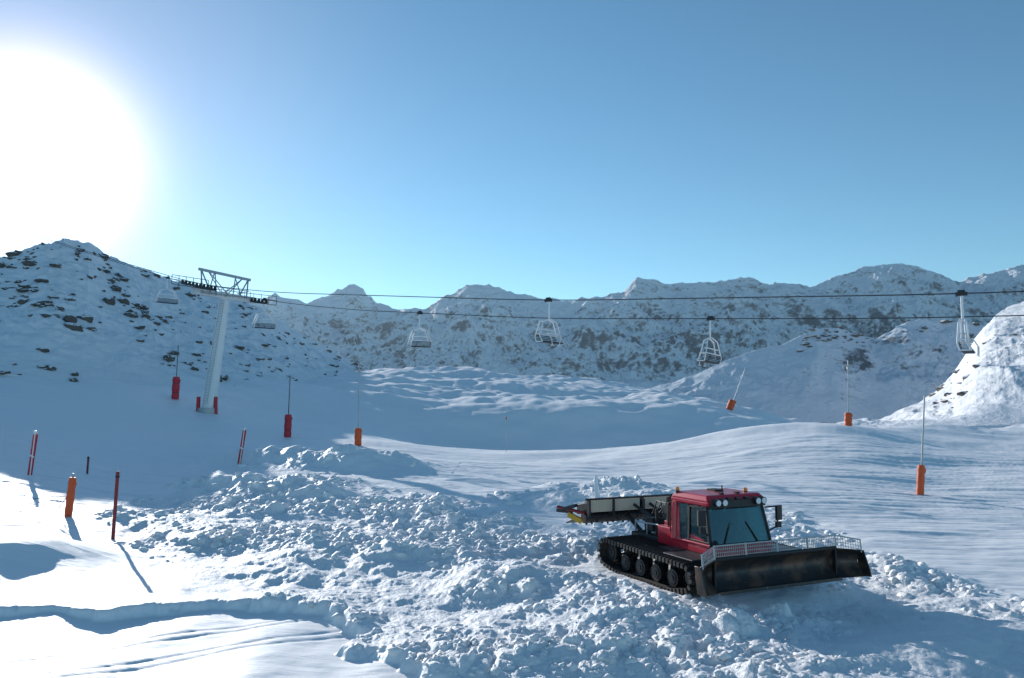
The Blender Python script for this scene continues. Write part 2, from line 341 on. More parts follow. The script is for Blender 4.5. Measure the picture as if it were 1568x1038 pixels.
FOOTH=fan('snowy_foothill',M_FOOT,[(700,655),(800,630),(900,612),(1000,594),(1060,575),(1110,553),(1160,535),(1200,526),(1228,514),(1250,503),(1285,502),(1310,512),(1340,521),(1365,508),(1390,494),(1420,491),(1440,496),(1470,494),(1500,500),(1568,505),(1800,480),(2400,470)],
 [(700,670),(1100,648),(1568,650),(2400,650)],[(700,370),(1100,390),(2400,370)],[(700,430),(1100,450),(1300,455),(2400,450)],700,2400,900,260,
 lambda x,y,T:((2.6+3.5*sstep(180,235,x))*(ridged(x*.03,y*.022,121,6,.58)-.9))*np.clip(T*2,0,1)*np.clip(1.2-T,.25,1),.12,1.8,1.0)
SPUR=fan('snowy_hillside',M_SPUR,[(1200,668),(1290,657),(1345,644),(1400,620),(1430,600),(1455,578),(1475,548),(1492,520),(1508,500),(1525,485),(1545,474),(1568,462),(1750,390),(2500,330)],
 [(1200,675),(1290,662),(1400,655),(1568,655),(2500,655)],[(1200,135),(1290,130),(1568,122),(2500,120)],[(1200,180),(1380,220),(1568,280),(2500,320)],1200,2500,800,280,
 lambda x,y,T:(2.8*ridged(x*.03,y*.018,131,6,.55)-2.2)*np.clip(T*2.5,0,1)*np.clip(1.2-T,.4,1),.5,1.6,1.0)
# ------------------------------------------------------------------ scattered rocks & clods
def ico(sub):
    bm=bmesh.new();bmesh.ops.create_icosphere(bm,subdivisions=sub,radius=1);v=np.array([p.co[:] for p in bm.verts]);f=np.array([[a.index for a in q.verts] for q in bm.faces]);bm.free();return v,f
def scatter(name,P,S,mat,sub=2,flat=(.5,.9),rough=.35,smooth=False,sink=.2,elong=1.6,attr=None):
    v0,f0=ico(sub);n=len(P);nv=len(v0);co=np.zeros((n*nv,3));fs=np.zeros((n*len(f0),3),int)
    for k in range(n):
        s=RNG.rand(3)*50;d=1+rough*(fbm(v0[:,0]*1.2+s[0],v0[:,1]*1.2+v0[:,2]*1.7+s[1],int(s[2]),3))
        v=v0*d[:,None]
        if not smooth: v=v+RNG.uniform(-.12,.12,v.shape)
        v=v*np.array([RNG.uniform(1,elong),RNG.uniform(.7,1.1),RNG.uniform(*flat)])*S[k]
        a=RNG.rand()*6.28 if elong<1.8 else RNG.uniform(-.5,.5);c,q=math.cos(a),math.sin(a)
        x=v[:,0]*c-v[:,1]*q;y=v[:,0]*q+v[:,1]*c
        co[k*nv:(k+1)*nv]=np.stack([x+P[k][0],y+P[k][1],v[:,2]+P[k][2]-sink*S[k]],1);fs[k*len(f0):(k+1)*len(f0)]=f0+k*nv
    return rawmesh(name,co,fs,mat,None if attr is None else np.full(n*nv,attr),smooth)
U=RNG.uniform(-300,600,5200);T=RNG.uniform(.0,1.0,5200)**.8;x,y,z=HILL(U,T)
keep=(fbm(x*.06,y*.06,140,3)+RNG.uniform(-.9,.5,len(x))>.08);x,y,z=x[keep][:640],y[keep][:640],z[keep][:640]
scatter('hillside_rocks',np.stack([x,y,z],1),.16+.85*RNG.rand(len(x))**3.5+.08,M_ROCK,2,(.4,.8),.45,False,.0,1.7)
PP=[];SS=[]
for i in range(34):
    p=hit(1318+RNG.rand()*58,652-RNG.uniform(0,8));PP.append(p[:]);SS.append(RNG.uniform(.3,.8))
U=RNG.uniform(1420,1700,260);T=RNG.uniform(.3,1,260);x,y,z=SPUR(U,T);kp=fbm(x*.04,y*.04,150,3)>.12
for a in np.stack([x,y,z],1)[kp]: PP.append(tuple(a));SS.append(.25+RNG.rand()**3*1.2)
U=RNG.uniform(1225,1500,150);T=RNG.uniform(.82,1.02,150);x,y,z=FOOTH(U,T)
for a in np.stack([x,y,z],1)[(np.abs(U-1268)<45)|(RNG.rand(150)<.2)]: PP.append(tuple(a));SS.append(.6+RNG.rand()**2*2.0)
scatter('outcrop_rocks',PP,SS,M_ROCK,2,(.35,.65),.45,False,-.02,1.7)
n=40000
yy=np.exp(RNG.uniform(math.log(13),math.log(60),n));uu=RNG.uniform(-150,1750,n);xx=(uu-784)/F*yy
hz,hc=H(xx,yy,True);dn=fbm(xx*.17,yy*.2,40,3)
k=(hc>.30)&(dn+RNG.uniform(-.7,.4,n)>.05);xx,yy,hz=xx[k][:6500],yy[k][:6500],hz[k][:6500]
sz=.02+.13*RNG.rand(len(xx))**3.5;sz*=np.clip(yy/22,.8,1.8)
scatter('snow_clods',np.stack([xx,yy,hz],1),sz,M_SNOW,2,(.6,.95),.5,True,.15,1.5,.9)
# ------------------------------------------------------------------ snow groomer
gx,gy=GX,GY
GR=empty('snow_groomer',(gx,gy,GZ),-(math.pi/2-PH))
def hull(pts):
    pts=sorted(pts);
    def half(ps):
        h=[]
        for p in ps:
            while len(h)>1 and (h[-1][0]-h[-2][0])*(p[1]-h[-2][1])-(h[-1][1]-h[-2][1])*(p[0]-h[-2][0])<=0:h.pop()
            h.append(p)
        return h[:-1]
    return half(pts)+half(pts[::-1])
wheels=[(-2.1,.50,.32),(-1.35,.31,.27),(-.6,.31,.27),(.15,.31,.27),(.9,.31,.27),(1.65,.46,.27)]
hp=hull([(x+(r)*math.cos(a),z+r*math.sin(a)) for x,z,r in wheels for a in np.linspace(0,2*math.pi,25)[:-1]])
def resample(P,n):
    P=[Vector((a,b)) for a,b in P];L=[(P[(i+1)%len(P)]-P[i]).length for i in range(len(P))];tot=sum(L);o=[]
    i=0;acc=0
    for k in range(n):
        d=tot*k/n
        while acc+L[i]<d:acc+=L[i];i+=1
        o.append(P[i].lerp(P[(i+1)%len(P)],(d-acc)/L[i]))
    return o
for sd,nm in((-1,'track_right'),(1,'track_left')):
    b=B();y0,y1=(.98*sd,2.14*sd);n=len(hp);c0=Vector((-.2,.42))
    for (ya,yb_) in ((y0,y0+.30*sd),(y0+.43*sd,y0+.73*sd),(y0+.86*sd,y1)):
        inn=[(Vector(p)-(Vector(p)-c0).normalized()*.03) for p in hp];
        for i in range(n):
            p,q=hp[i],hp[(i+1)%n];a,c=inn[i],inn[(i+1)%n]
            b.hexa([(p[0],ya,p[1]),(q[0],ya,q[1]),(q[0],yb_,q[1]),(p[0],yb_,p[1])],[(a[0],ya,a[1]),(c[0],ya,c[1]),(c[0],yb_,c[1]),(a[0],yb_,a[1])],0)
    pts=resample(hp,60)
    for i,p in enumerate(pts):
        t=(pts[(i+1)%60]-pts[i-1]).normalized();ang=math.atan2(t.y,t.x)
        nrm=Vector((t.y,-t.x));c=p+nrm*.035
        b.box((c.x,(y0+y1)/2,c.y),(.06,abs(y1-y0)+.05,.07),1,ry=-ang)
        c2=p+nrm*.085
        b.box((c2.x,(y0+y1)/2,c2.y),(.018,abs(y1-y0)-.05,.06),1,ry=-ang)
        for e in (y0,y1): b.box((c.x,e,c.y),(.09,.06,.12),1,ry=-ang)
    b.obj(nm,[TRK,BAR],GR)
    b=B()
    for x,z,r in wheels:
        for yy_ in (y0+.22*sd,y1-.30*sd):
            b.tube((x,yy_-.08,z),(x,yy_+.08,z),r-.04,0,20);b.tube((x,yy_-.10,z),(x,yy_+.10,z),r*.55,1,16);b.tube((x,yy_-.12,z),(x,yy_+.12,z),.07,1,10)
    b.obj(nm.replace('track','wheels'),[BLACK,DGREY],GR)
b=B()
b.box((-.2,0,.62),(4.3,1.9,.42),0);b.box((1.6,0,.62),(.6,1.5,.5),0)
b.box((-1.55,0,.92),(1.9,1.9,.14),0)
for s in(-1,1): b.box((1.0,s*1.42,.86),(1.3,.85,.05),0);b.box((-.05,s*1.2,.86),(.7,.5,.05),0)
b.obj('chassis',[DGREY],GR,.02)
b=B()
for s in(-1,1):
    b.prism([(-1.0,.86),(1.25,.86),(1.45,1.0),(1.42,1.12),(.2,1.14),(-.35,1.38),(-1.0,1.38)],s*.80,s*1.04,0)
b.prism([(1.05,.82),(1.62,.82),(1.62,1.0),(1.36,1.12),(1.05,1.12)],-.80,.80,0)
b.hexa([(-1.0,-.8,.86),(-.25,-.8,.86),(-.25,.8,.86),(-1.0,.8,.86)],[(-1.0,-.8,1.5),(-.32,-.8,1.5),(-.32,.8,1.5),(-1.0,.8,1.5)],0)
b.obj('body_shell',[RED],GR,.03)
A=dict(fb=1.36,ft=1.12,rb=-.20,rt=-.26,wb=1.02,wt=.94,zb=1.12,zt=2.12)
def cp(front,side,t):
    xb=A['fb'] if front else A['rb'];xt=A['ft'] if front else A['rt'];w=A['wb']*(1-t)+A['wt']*t
    return Vector((xb*(1-t)+xt*t,side*w,A['zb']*(1-t)+A['zt']*t))
b=B()
for s in(-1,1):
    b.tube(cp(1,s,0),cp(1,s,1),.045,1,8);b.tube(cp(0,s,0),cp(0,s,1),.10,0,8)
    m0=Vector((.42,s*1.02,1.13));m1=Vector((.36,s*.94,2.12));b.tube(m0,m1,.03,1,8)
    b.tube(cp(1,s,0),cp(0,s,0),.05,0);
    b.path([cp(1,s,.0)+Vector((-.06,s*.012,.07)),cp(1,s,1)+Vector((-.06,s*.012,-.05)),Vector((.42,s*.965,2.07)),Vector((.48,s*1.04,1.20))],.022,1,6,True)
    b.hexa([(.45,s*.985,.90),(1.25,s*.985,.90),(1.25,s*1.055,.90),(.45,s*1.055,.90)],[(.45,s*.96,1.34),(1.24,s*.96,1.24),(1.24,s*1.02,1.24),(.45,s*1.02,1.34)],0)
    b.hexa([(-.24,s*.99,1.1),(.08,s*.99,1.1),(.08,s*1.05,1.1),(-.24,s*1.05,1.1)],[(-.26,s*.90,2.12),(-.08,s*.90,2.12),(-.08,s*.95,2.12),(-.26,s*.95,2.12)],0)
b.tube(cp(1,-1,0),cp(1,1,0),.045,1);b.tube(cp(1,-1,1),cp(1,1,1),.04,1);b.tube(cp(0,-1,0),cp(0,1,0),.05,0)
b.obj('cab_frame',[RED,BLACK],GR,0,True)
b=B()
def quad(a,b_,c,d,t=.012):
    n=(b_-a).cross(d-a).normalized()*t;b.hexa([a,b_,c,d],[a+n,b_+n,c+n,d+n],0)
quad(cp(1,-1,.02),cp(1,1,.02),cp(1,1,.98),cp(1,-1,.98))
for s in(-1,1): quad(cp(0,s,.02),cp(1,s,.02),cp(1,s,.98),cp(0,s,.98))
quad(cp(0,-1,.30),cp(0,1,.30),cp(0,1,.98),cp(0,-1,.98))
b.obj('cab_glass_panels',[GLASS],GR)
b=B()
def sec(x0,x1,w,z): return [(x0,-w,z),(x1,-w,z),(x1,w,z),(x0,w,z)]
b.hexa(sec(-.36,1.22,1.0,2.12),sec(-.38,1.28,1.02,2.26),0)
b.hexa(sec(-.37,1.26,1.01,2.261),sec(-.28,1.10,.90,2.42),0)
b.obj('cab_roof',[RED],GR,.04)
b=B()
b.hexa([(1.22,-.96,2.10),(1.34,-.90,2.10),(1.34,.90,2.10),(1.22,.96,2.10)],[(1.24,-.96,2.29),(1.32,-.90,2.29),(1.32,.90,2.29),(1.24,.96,2.29)],0)
for yy_ in(-.78,-.56,.58,.78): 
    b.tube((1.26,yy_,2.25),(1.42,yy_,2.24),.10,0,16);b.tube((1.42,yy_,2.24),(1.432,yy_,2.24),.08,1,16)
for yy_ in(-.3,0,.3): b.box((1.27,yy_,2.33),(.10,.16,.05),0)
b.tube((0.2,.35,2.40),(.2,.35,2.56),.02,0);b.box((.2,.1,2.44),(.35,.3,.06),0)
b.box((1.0,-.35,2.43),(.10,.12,.07),0);b.box((1.0,.2,2.43),(.10,.12,.07),0)
b.obj('roof_lamps',[BLACK,LENS],GR)
b=B()
for x,yy_ in((-.20,-.90),(.75,.72)):
    b.tube((x,yy_,2.36),(x,yy_,2.44),.055,1,12);b.tube((x,yy_,2.44),(x,yy_,2.53),.06,0,12,.045)
b.obj('beacons',[AMB,BLACK],GR,0,True)
b=B()
for s in(-1,1):
    p=Vector((1.18,s*1.0,2.02));b.path([p,p+Vector((.18,s*.28,.04)),p+Vector((.18,s*.30,-.50)),Vector((1.3,s*1.03,1.40))],.022,0)
    b.box(p+Vector((.20,s*.32,-.14)),(.07,.22,.40),0,rz=s*.2);b.box(p+Vector((.20,s*.30,-.46)),(.06,.18,.16),0)
    b.box((1.31,s*.42,1.42),(.025,.025,.62),0,ry=-.26,rx=s*.5)
b.tube((1.40,-.95,1.16),(1.48,-.95,1.24),.07,0,12)
for s in(-1,1): b.path([(-.28,s*1.06,1.15),(-.3,s*1.10,1.4),(-.32,s*1.06,2.0)],.016,0)
b.obj('mirrors_and_wipers',[BLACK],GR)
b=B()
for yy_ in(-.42,.35):
    b.box((.18,yy_,1.18),(.5,.5,.16),0);b.box((-.04,yy_,1.50),(.12,.5,.55),0,ry=-.12);b.box((-.06,yy_,1.86),(.10,.26,.16),0)
b.box((1.08,0,1.08),(.34,1.7,.18),0);b.box((.3,-.02,1.15),(.5,.2,.3),0);b.box((-.16,0,1.45),(.05,1.7,.62),0)
c=Vector((.78,.35,1.46))
ring=[c+Vector((-.10*math.sin(t),.19*math.cos(t),.17*math.sin(t))) for t in np.linspace(0,2*math.pi,17)[:-1]]
b.path(ring,.015,0,6,True);b.tube(c,(1.0,.35,1.15),.025,0)
b.obj('cab_interior',[SEAT],GR,.02)
J=[(.12,.35,1.30),(.09,.35,1.52),(.10,.35,1.70),(.12,.35,1.81),(.14,.35,1.91),(.14,.35,1.99),(.11,.54,1.68),(.25,.60,1.50),(.60,.52,1.50),(.70,.50,1.51),(.11,.16,1.68),(.25,.10,1.50),(.60,.18,1.50),(.70,.20,1.51),(.48,.46,1.30),(.56,.46,1.0),(.48,.24,1.30),(.56,.24,1.0)]
E=[(0,1),(1,2),(2,3),(3,4),(4,5),(2,6),(6,7),(7,8),(8,9),(2,10),(10,11),(11,12),(12,13),(0,14),(14,15),(0,16),(16,17)]
R=[.15,.16,.15,.055,.095,.07,.075,.055,.04,.04,.075,.055,.04,.04,.085,.06,.085,.06]
me_=bpy.data.meshes.new('driver_body');me_.from_pydata(J,E,[]);od=link(bpy.data.objects.new('driver_body',me_),GR);me_.materials.append(plain('driver_jacket',(.05,.06,.09),.8))
od.modifiers.new('skin','SKIN')
if me_.skin_vertices:
    for i,r in enumerate(R): me_.skin_vertices[0].data[i].radius=(r,r*.9)
    me_.skin_vertices[0].data[0].use_root=True
od.modifiers.new('sub','SUBSURF')
# blade
YC=-.30
b=B();prof=[]
N_=13
for i in range(N_):
    t=i/(N_-1);prof.append((3.06-.26*math.sin(math.pi*t)**.9+.12*(1-t),.42+.74*t))
back=[(x-.07,z) for x,z in prof[::-1]]
b.prism(prof+back,-1.95+YC,1.95+YC,0)
for s in(-1,1):
    P=prof+back;n=len(P);y0=1.955*s+YC;y1=2.58*s+YC
    vs=[(x,y0,z) for x,z in P]+[(x+.30,y1,(z-.79)*.86+.79) for x,z in P]
    b.add(vs,[(i,(i+1)%n,n+(i+1)%n,n+i) for i in range(n)]+[tuple(range(n))[::-1],tuple(range(n,2*n))],0)
    b.add([(3.20,y1,.48),(3.55,y1+.02*s,.46),(3.50,y1+.02*s,.66),(3.34,y1,1.10),(3.12,y1,1.10)]+[(3.20,y1+.04*s,.48),(3.55,y1+.06*s,.46),(3.50,y1+.06*s,.66),(3.34,y1+.04*s,1.10),(3.12,y1+.04*s,1.10)],[(0,1,2,3,4),(9,8,7,6,5),(0,5,6,1),(1,6,7,2),(2,7,8,3),(3,8,9,4),(4,9,5,0)],0)
b.box((3.19,YC,.42),(.10,3.9,.08),2);b.tube((3.03,-1.95+YC,1.17),(3.03,1.95+YC,1.17),.05,1,10)
for yy_ in np.linspace(-1.8,1.8,9): b.box((2.68,yy_+YC,.76),(.12,.05,.66),1)
for yy_ in (-1.95,1.95): b.box((2.99,yy_+YC,.78),(.12,.05,.80),1)
for s in(-1,1): b.tube((2.72,s*.45,.6),(1.6,s*.40,.6),.09,1);b.tube((2.72,s*.8,1.0),(1.7,s*.5,.75),.05,2);b.box((2.5,s*.7,.55),(.4,.16,.2),1)
b.obj('front_blade',[BLADE,BLACK,BAR],GR,.008,True)
b=B()
def gp(y,z): return (3.04+(.30*(abs(y)-1.95)/.63 if abs(y)>1.95 else 0)-.10*(z-1.2),y+YC,z-(.12*(abs(y)-1.95)/.63 if abs(y)>1.95 else 0))
for z in(1.24,1.32,1.40,1.48): b.path([gp(y,z) for y in(-2.54,-1.95,1.95,2.54)],.007 if z<1.45 else .018,0,5)
for y in np.linspace(-2.54,2.54,88): b.tube(gp(y,1.18),gp(y,1.48),.006,0,4)
for y in(-2.54,-1.95,-1,0,1,1.95,2.54): b.tube(gp(y,1.16),gp(y,1.50),.02,0,6)
b.obj('blade_guard_mesh',[GREY],GR)
# rear deck frame, hydraulics and tiller
b=B()
for s in(-1,1):
    b.path([(-.75,s*.85,1.0),(-.75,s*.80,2.0),(-1.05,s*.55,2.0),(-1.15,s*.5,1.0)],.04,0)
    b.path([(-1.1,s*.92,1.0),(-1.1,s*.92,1.35),(-2.3,s*.92,1.30),(-2.3,s*.92,1.0)],.025,1)
    b.tube((-1.7,s*.92,1.0),(-1.7,s*.92,1.33),.02,1)
    b.tube((-2.3,s*.55,.8),(-3.5,s*.45,1.35),.07,0);b.tube((-2.2,s*.3,1.3),(-3.4,s*.3,1.7),.05,0);b.tube((-2.7,s*.3,1.47),(-3.4,s*.3,1.7),.03,2)
b.tube((-.75,-.8,2.0),(-.75,.8,2.0),.04,0);b.tube((-.75,-.82,1.6),(-.75,.82,1.6),.03,0)
b.box((-1.6,0,1.05),(.7,1.2,.16),4);b.box((-.95,0,1.35),(.3,1.3,.7),0);b.box((-2.25,0,1.05),(.25,1.1,.6),0)
b.box((-1.7,.35,1.14),(1.0,.5,.05),4)
b.tube((-.9,-.72,1.5),(-.9,-.72,2.18),.06,2,12);b.box((-1.15,-.55,1.7),(.2,.22,.4),0)
b.box((-1.9,-.55,1.25),(.35,.3,.4),0);b.tube((-1.5,-.7,1.0),(-1.5,-.7,1.75),.05,3,10)
for k in range(9):
    y=-.8+.19*k;b.path([(-1.0,y,1.6),(-1.2,y*.95,1.98-.03*k),(-1.5,y*.85,2.0-.05*k),(-1.9,y*.7,1.6),(-2.4,y*.5,1.35)],.018,3,6)
b.obj('rear_deck_frame',[DGREY,GREY,BAR,BLACK,SNOWY],GR,.006)
b=B()
b.tube((-3.6,-2.0,1.30),(-3.6,2.0,1.30),.17,1,14)
b.prism([(-4.05,1.36),(-3.35,1.62),(-3.35,1.80),(-4.05,1.66)],-1.98,1.98,1)
b.prism([(-3.34,1.50),(-3.29,1.50),(-3.27,1.86),(-3.32,1.86)],-1.93,-.1,0);b.prism([(-3.34,1.50),(-3.29,1.50),(-3.27,1.86),(-3.32,1.86)],.1,1.93,0)
for y in(-1.98,-1.1,0,1.1,1.98): b.box((-3.3,y,1.62),(.16,.06,.56),1)
b.prism([(-4.05,1.2),(-4.75,.98),(-4.75,1.02),(-4.05,1.26)],-2.0,2.0,1)
b.prism([(-4.05,1.665),(-3.4,1.80),(-3.4,1.86),(-4.0,1.73)],-1.9,1.9,5)
b.tube((-3.30,-2.1,1.9),(-3.30,2.1,1.9),.035,3)
for s in(-1,1):
    b.path([(-3.5,s*2.0,1.45),(-3.9,s*2.35,1.55),(-4.3,s*2.55,1.60)],.05,4,8)
    b.box((-3.75,s*2.22,1.30),(.5,.12,.16),2,rz=-s*.6,ry=.4);b.box((-4.1,s*2.4,1.48),(.6,.10,.10),1,rz=-s*.4)
    b.box((-3.9,s*2.3,1.62),(.45,.2,.10),1,rz=-s*.5,ry=-.3)
for y in np.linspace(-1.9,1.9,26):
    for k in range(3): a=k*2.1+y*3;b.box((-3.6+.19*math.cos(a),y,1.30+.19*math.sin(a)),(.06,.05,.06),3)
b.obj('tiller',[BEIGE,DGREY,YEL,BAR,DRED,SNOWY],GR,.006)
# ------------------------------------------------------------------ chair lift
d=Vector((1,-.72,0)).normalized();pp=Vector((-d.y,d.x,0))
def laneY(l,x): return (64 if l==0 else 72)-.72*x
KX=[-140,-110,-76,-50,-35.4,-24.7,2.8,25.8,45,80];KZ=[46,37,26.8,18.2,13.6,11.6,8.15,6.35,5.5,5.2]
def cz(x): 
    xs=np.linspace(x-4,x+4,17);return float(np.mean(np.interp(xs,KX,KZ)))
def lane(l,x):
    return Vector((x,laneY(l,x),cz(x)-(.55*min(max((x+31)/15,0),1) if l else 0)))
for l in(0,1):
    b=B();b.path([lane(l,x) for x in np.linspace(-130,75,120)],.036,0,6);b.obj('chairlift_cable',[DGREY],None,0,True)
base_p=Vector((at(318,625,92).x,92,float(H(np.array([-35.2]),np.array([92.]))[0])))
PYE=empty('chairlift_pylon',base_p)
off=-base_p
ca=lane(0,-35.6)+off;cb=lane(1,-31.4)+off;ctr=(ca+cb)/2;ctr.z=(ca.z+cb.z)/2-1.0
b=B();b.tube((0,0,-1),ctr+Vector((0,0,-.2)),.80,0,24,.56);b.tube((0,0,-1),(0,0,.5),1.15,1,20,1.1)
b.obj('mast',[PYL,GREY],PYE,0,True)
axis=(cb-ca);axis.z=0;axis.normalize();up=Vector((0,0,1))
b=B();e0=ctr-axis*3.9+Vector((0,0,(ca.z-ctr.z)*.35));e1=ctr+axis*3.9+Vector((0,0,(cb.z-ctr.z)*.35))
def beam(b,p,q,w,h,m=0):
    p=Vector(p);q=Vector(q);dr=(q-p).normalized();sdv=dr.cross(up).normalized();u2=sdv.cross(dr)
    b.hexa([p-sdv*w/2-u2*h/2,q-sdv*w/2-u2*h/2,q+sdv*w/2-u2*h/2,p+sdv*w/2-u2*h/2],[p-sdv*w/2+u2*h/2,q-sdv*w/2+u2*h/2,q+sdv*w/2+u2*h/2,p+sdv*w/2+u2*h/2],m)
beam(b,e0,e1,.6,.7)
b.obj('crossarm',[PYL],PYE,.03)
b=B()
for l,c in((0,ca),(1,cb)):
    x0=(c-off).x
    P=[lane(l,x0+s)+off for s in np.linspace(-2.6,2.6,10)]
    lo=[p-Vector((0,0,.42)) for p in P]
    for i,p in enumerate(P[:]):
        q=p-Vector((0,0,.22));b.tube(q-axis*.07,q+axis*.07,.21,1,14)
    beam(b,lo[0]-axis*.15,lo[-1]-axis*.15,.08,.22,0);beam(b,lo[0]+axis*.15,lo[-1]+axis*.15,.08,.22,0)
    sgn=-1 if l==0 else 1
    w0=lo[0]+axis*sgn*.75-up*.15-d*.4;w1=lo[-1]+axis*sgn*.75-up*.15+d*.4
    beam(b,w0,w1,.6,.07,0)
    for off2 in(.55,1.05):
        b.tube(w0+axis*sgn*.3+up*off2,w1+axis*sgn*.3+up*off2,.035,0,6)
    for t in np.linspace(0,1,6): q=w0.lerp(w1,t)+axis*sgn*.3;b.tube(q,q+up*1.05,.035,0,6)
    b.tube(lo[4],ctr+axis*(-3.2 if l==0 else 3.2),.12,0,8)
b.obj('sheave_trains',[DGREY,BLACK],PYE)
b=B()
th_=2.5
q0=ctr-axis*3.0+up*(th_+.6);q1=ctr+axis*3.0+up*(th_+.1)
beam(b,q0-axis*.3,q1+axis*.3,.2,.3)
for q,s in((q0,-1),(q1,1)):
    for k in(-1,1): b.tube(q,ctr+axis*s*2.2+d*k*.9+up*.2,.09,0,6);b.tube(q+axis*(-s)*1.7,ctr+axis*s*1.6+d*k*.9+up*.2,.07,0,6)
    b.tube(ctr+axis*s*2.2+d*.9+up*.9,ctr+axis*s*2.2-d*.9+up*.9,.05,0,6)
for k in(-1,1):
    b.tube(ctr-axis*2.6+d*k*.8+up*1.2,ctr+axis*2.6+d*k*.8+up*1.1,.05,0,6);b.tube(q0+axis*.8,ctr+axis*.3+d*k*.6+up*.2,.06,0,6);b.tube(q1-axis*.8,ctr-axis*.3+d*k*.6+up*.2,.06,0,6)
for t in np.linspace(-3,3,9): b.tube(ctr+axis*t+d*.5+up*.2,ctr+axis*t+d*.5+up*1.15,.035,0,5)
beam(b,ctr-axis*3.2+d*.5+up*.40,ctr+axis*3.2+d*.5+up*.40,.5,.05)
b.obj('lifting_frame',[GREY],PYE)
b=B()
tp=ctr-up*.3
for s in(-.22,.22): b.tube(Vector((s,-.88,1)),tp+Vector((s,-.68,0)),.025,0,5)
for i in range(40): t=i/39;c=Vector((0,-.88,1)).lerp(tp+Vector((0,-.68,0)),t);b.tube(c-Vector((.22,0,0)),c+Vector((.22,0,0)),.015,0,5)
b.obj('ladder',[GREY],PYE)
b=B()
for k,(dx,dy) in enumerate([(-1.0,-.3),(1.0,-.3)]):
    b.tube((dx,dy,-.3),(dx*.98,dy,1.75),.24,0,12,.22)
b.obj('base_padding',[PADRED],PYE,.02)
def chair(l,u,k_=1.):
    a=(u-784)/F;y=(64 if l==0 else 72)/(1+.72*a);x=a*y;p=lane(l,x)
    e=empty('chairlift_chair',p,math.atan2(d.y,d.x)+ (0 if l==0 else math.pi)+RNG.uniform(-.06,.06))
    e.rotation_euler[0]=RNG.uniform(-.05,.05)
    b=B();b.box((0,0,-.03),(.6,.22,.22),1);b.box((0,0,.11),(.38,.14,.18),1)
    b.path([(0,0,0),(0,.10,-.35),(0,.10,-1.6)],.07,0,8)
    w=1.5
    for xo in(-.22,.22):
        b.path([(xo,-w,-2.95),(xo*.7,-w*.62,-1.75),(xo*.6,.1,-1.5),(xo*.7,w*.62,-1.75),(xo,w,-2.95)],.048,0,8)
    for s in(-1,1):
        b.path([(-.22,s*w,-2.95),(-.12,s*w,-3.35),(.48,s*w,-3.35),(.22,s*w,-2.95)],.045,0,6)
        b.tube((-.22,s*w,-2.75),(.22,s*w,-2.75),.045,0,6)
    b.tube((-.1,-w*.8,-2.35),(-.1,w*.8,-2.35),.045,0,6);b.tube((-.2,-w,-2.75),(-.2,w,-2.75),.045,0,6)
    for k in range(4): b.box((-.22+.02*k,0,-2.86-.12*k),(.03,2*w,.055),2)
    b.box((.18,0,-3.34),(.55,2*w,.09),2)
    for s in(-.6,.6): b.path([(-.1,s*1.6,-2.75),(.5,s*1.5,-2.7),(.72,s,-3.1),(.70,s*.8,-3.6)],.03,0,6);b.tube((.70,s*.8-.25,-3.6),(.70,s*.8+.25,-3.6),.035,0,6)
    b.tube((.5,-.95,-2.7),(.5,.95,-2.7),.03,0,6)
    b.obj('chair_frame',[WHITE,DGREY,SEAT],e)
for l,u in((0,840),(0,1478),(1,642),(1,1090),(1,402),(1,252)): chair(l,u)
# ------------------------------------------------------------------ markers
def px(p,n): return n*p.y/F
def marker(name,u,v,h_px,kind,lean=0.,pad=None):
    p=hit(u,v);e=empty(name,p);h=px(p,h_px);b=B();tip=Vector((px(p,lean),0,h))
    if kind=='board':
        w=.06;b.hexa([(-w,-.02,-.4),(w,-.02,-.4),(w,.02,-.4),(-w,.02,-.4)],[tip+Vector((-w,-.02,0)),tip+Vector((w,-.02,0)),tip+Vector((w,.02,0)),tip+Vector((-w,.02,0))],0)
        b.box(tip*.92,(.14,.05,.08),1);b.obj('post',[DRED,BLACK],e,.006)
    elif kind=='red':
        b.tube((0,0,-.4),tip,.055,1,8);k=.12
        b.hexa([(-k,-.04,.1),(k,-.04,.1),(k,.04,.1),(-k,.04,.1)],[tip*.93+Vector((-k*.9,-.04,0)),tip*.93+Vector((k*1.2,-.04,0)),tip*.93+Vector((k*1.2,.04,0)),tip*.93+Vector((-k*.9,.04,0))],0)
        b.box(tip*.97,(.2,.1,.10),1);b.box(tip*.45,(.24,.10,.10),1,rx=0,ry=.5);b.obj('padded_post',[PADRED,WHITE],e,.015)
    else:
        b.tube((0,0,-.4),tip,.05,1,8,.04)
        ph=px(p,pad);t=ph/max(tip.z,.01);w=max(.15,px(p,5.6));n=7
        sh=[.92,1.0,.90,1.02,.98,.90,1.0,.8]
        for i in range(n):
            b.tube(tip*(t*i/n),tip*(t*(i+1)/n),w*sh[i],0,14,w*sh[i+1])
        b.box(tip*t*.8+Vector((w*.5,-.02,0)),(w*.9,w*1.2,ph*.16),0,ry=.25)
        if kind=='redpad':
            for i in(2,5): a=tip*(t*i/n);b.tube(a-Vector((0,0,.02)),a+Vector((0,0,.03)),w*sh[i]*1.04,2,14)
        if kind=='lance': b.tube(tip-Vector((.5,0,.25)),tip+Vector((.5,0,-.1)),.07,1,6);b.tube(tip-Vector((0,0,.6)),tip+Vector((0,0,.35)),.07,1,6);b.box(tip-Vector((0,0,.3)),(.25,.15,.35),1)
        b.obj('pole_and_padding',[ORANGE if kind in('orange','lance') else PADRED,GREY if kind!='redpad' else DGREY,BLACK],e,0,True)
marker('piste_marker_post',45,731,70,'red',6)
marker('piste_marker_post',133,726,26,'board',1)
marker('piste_marker_post',172,826,101,'board',4)
marker('piste_marker_post',366,713,57,'red',7)
marker('padded_pole',104,791,64,'orange',5,58)
marker('padded_pole',440,669,94,'redpad',2,34)
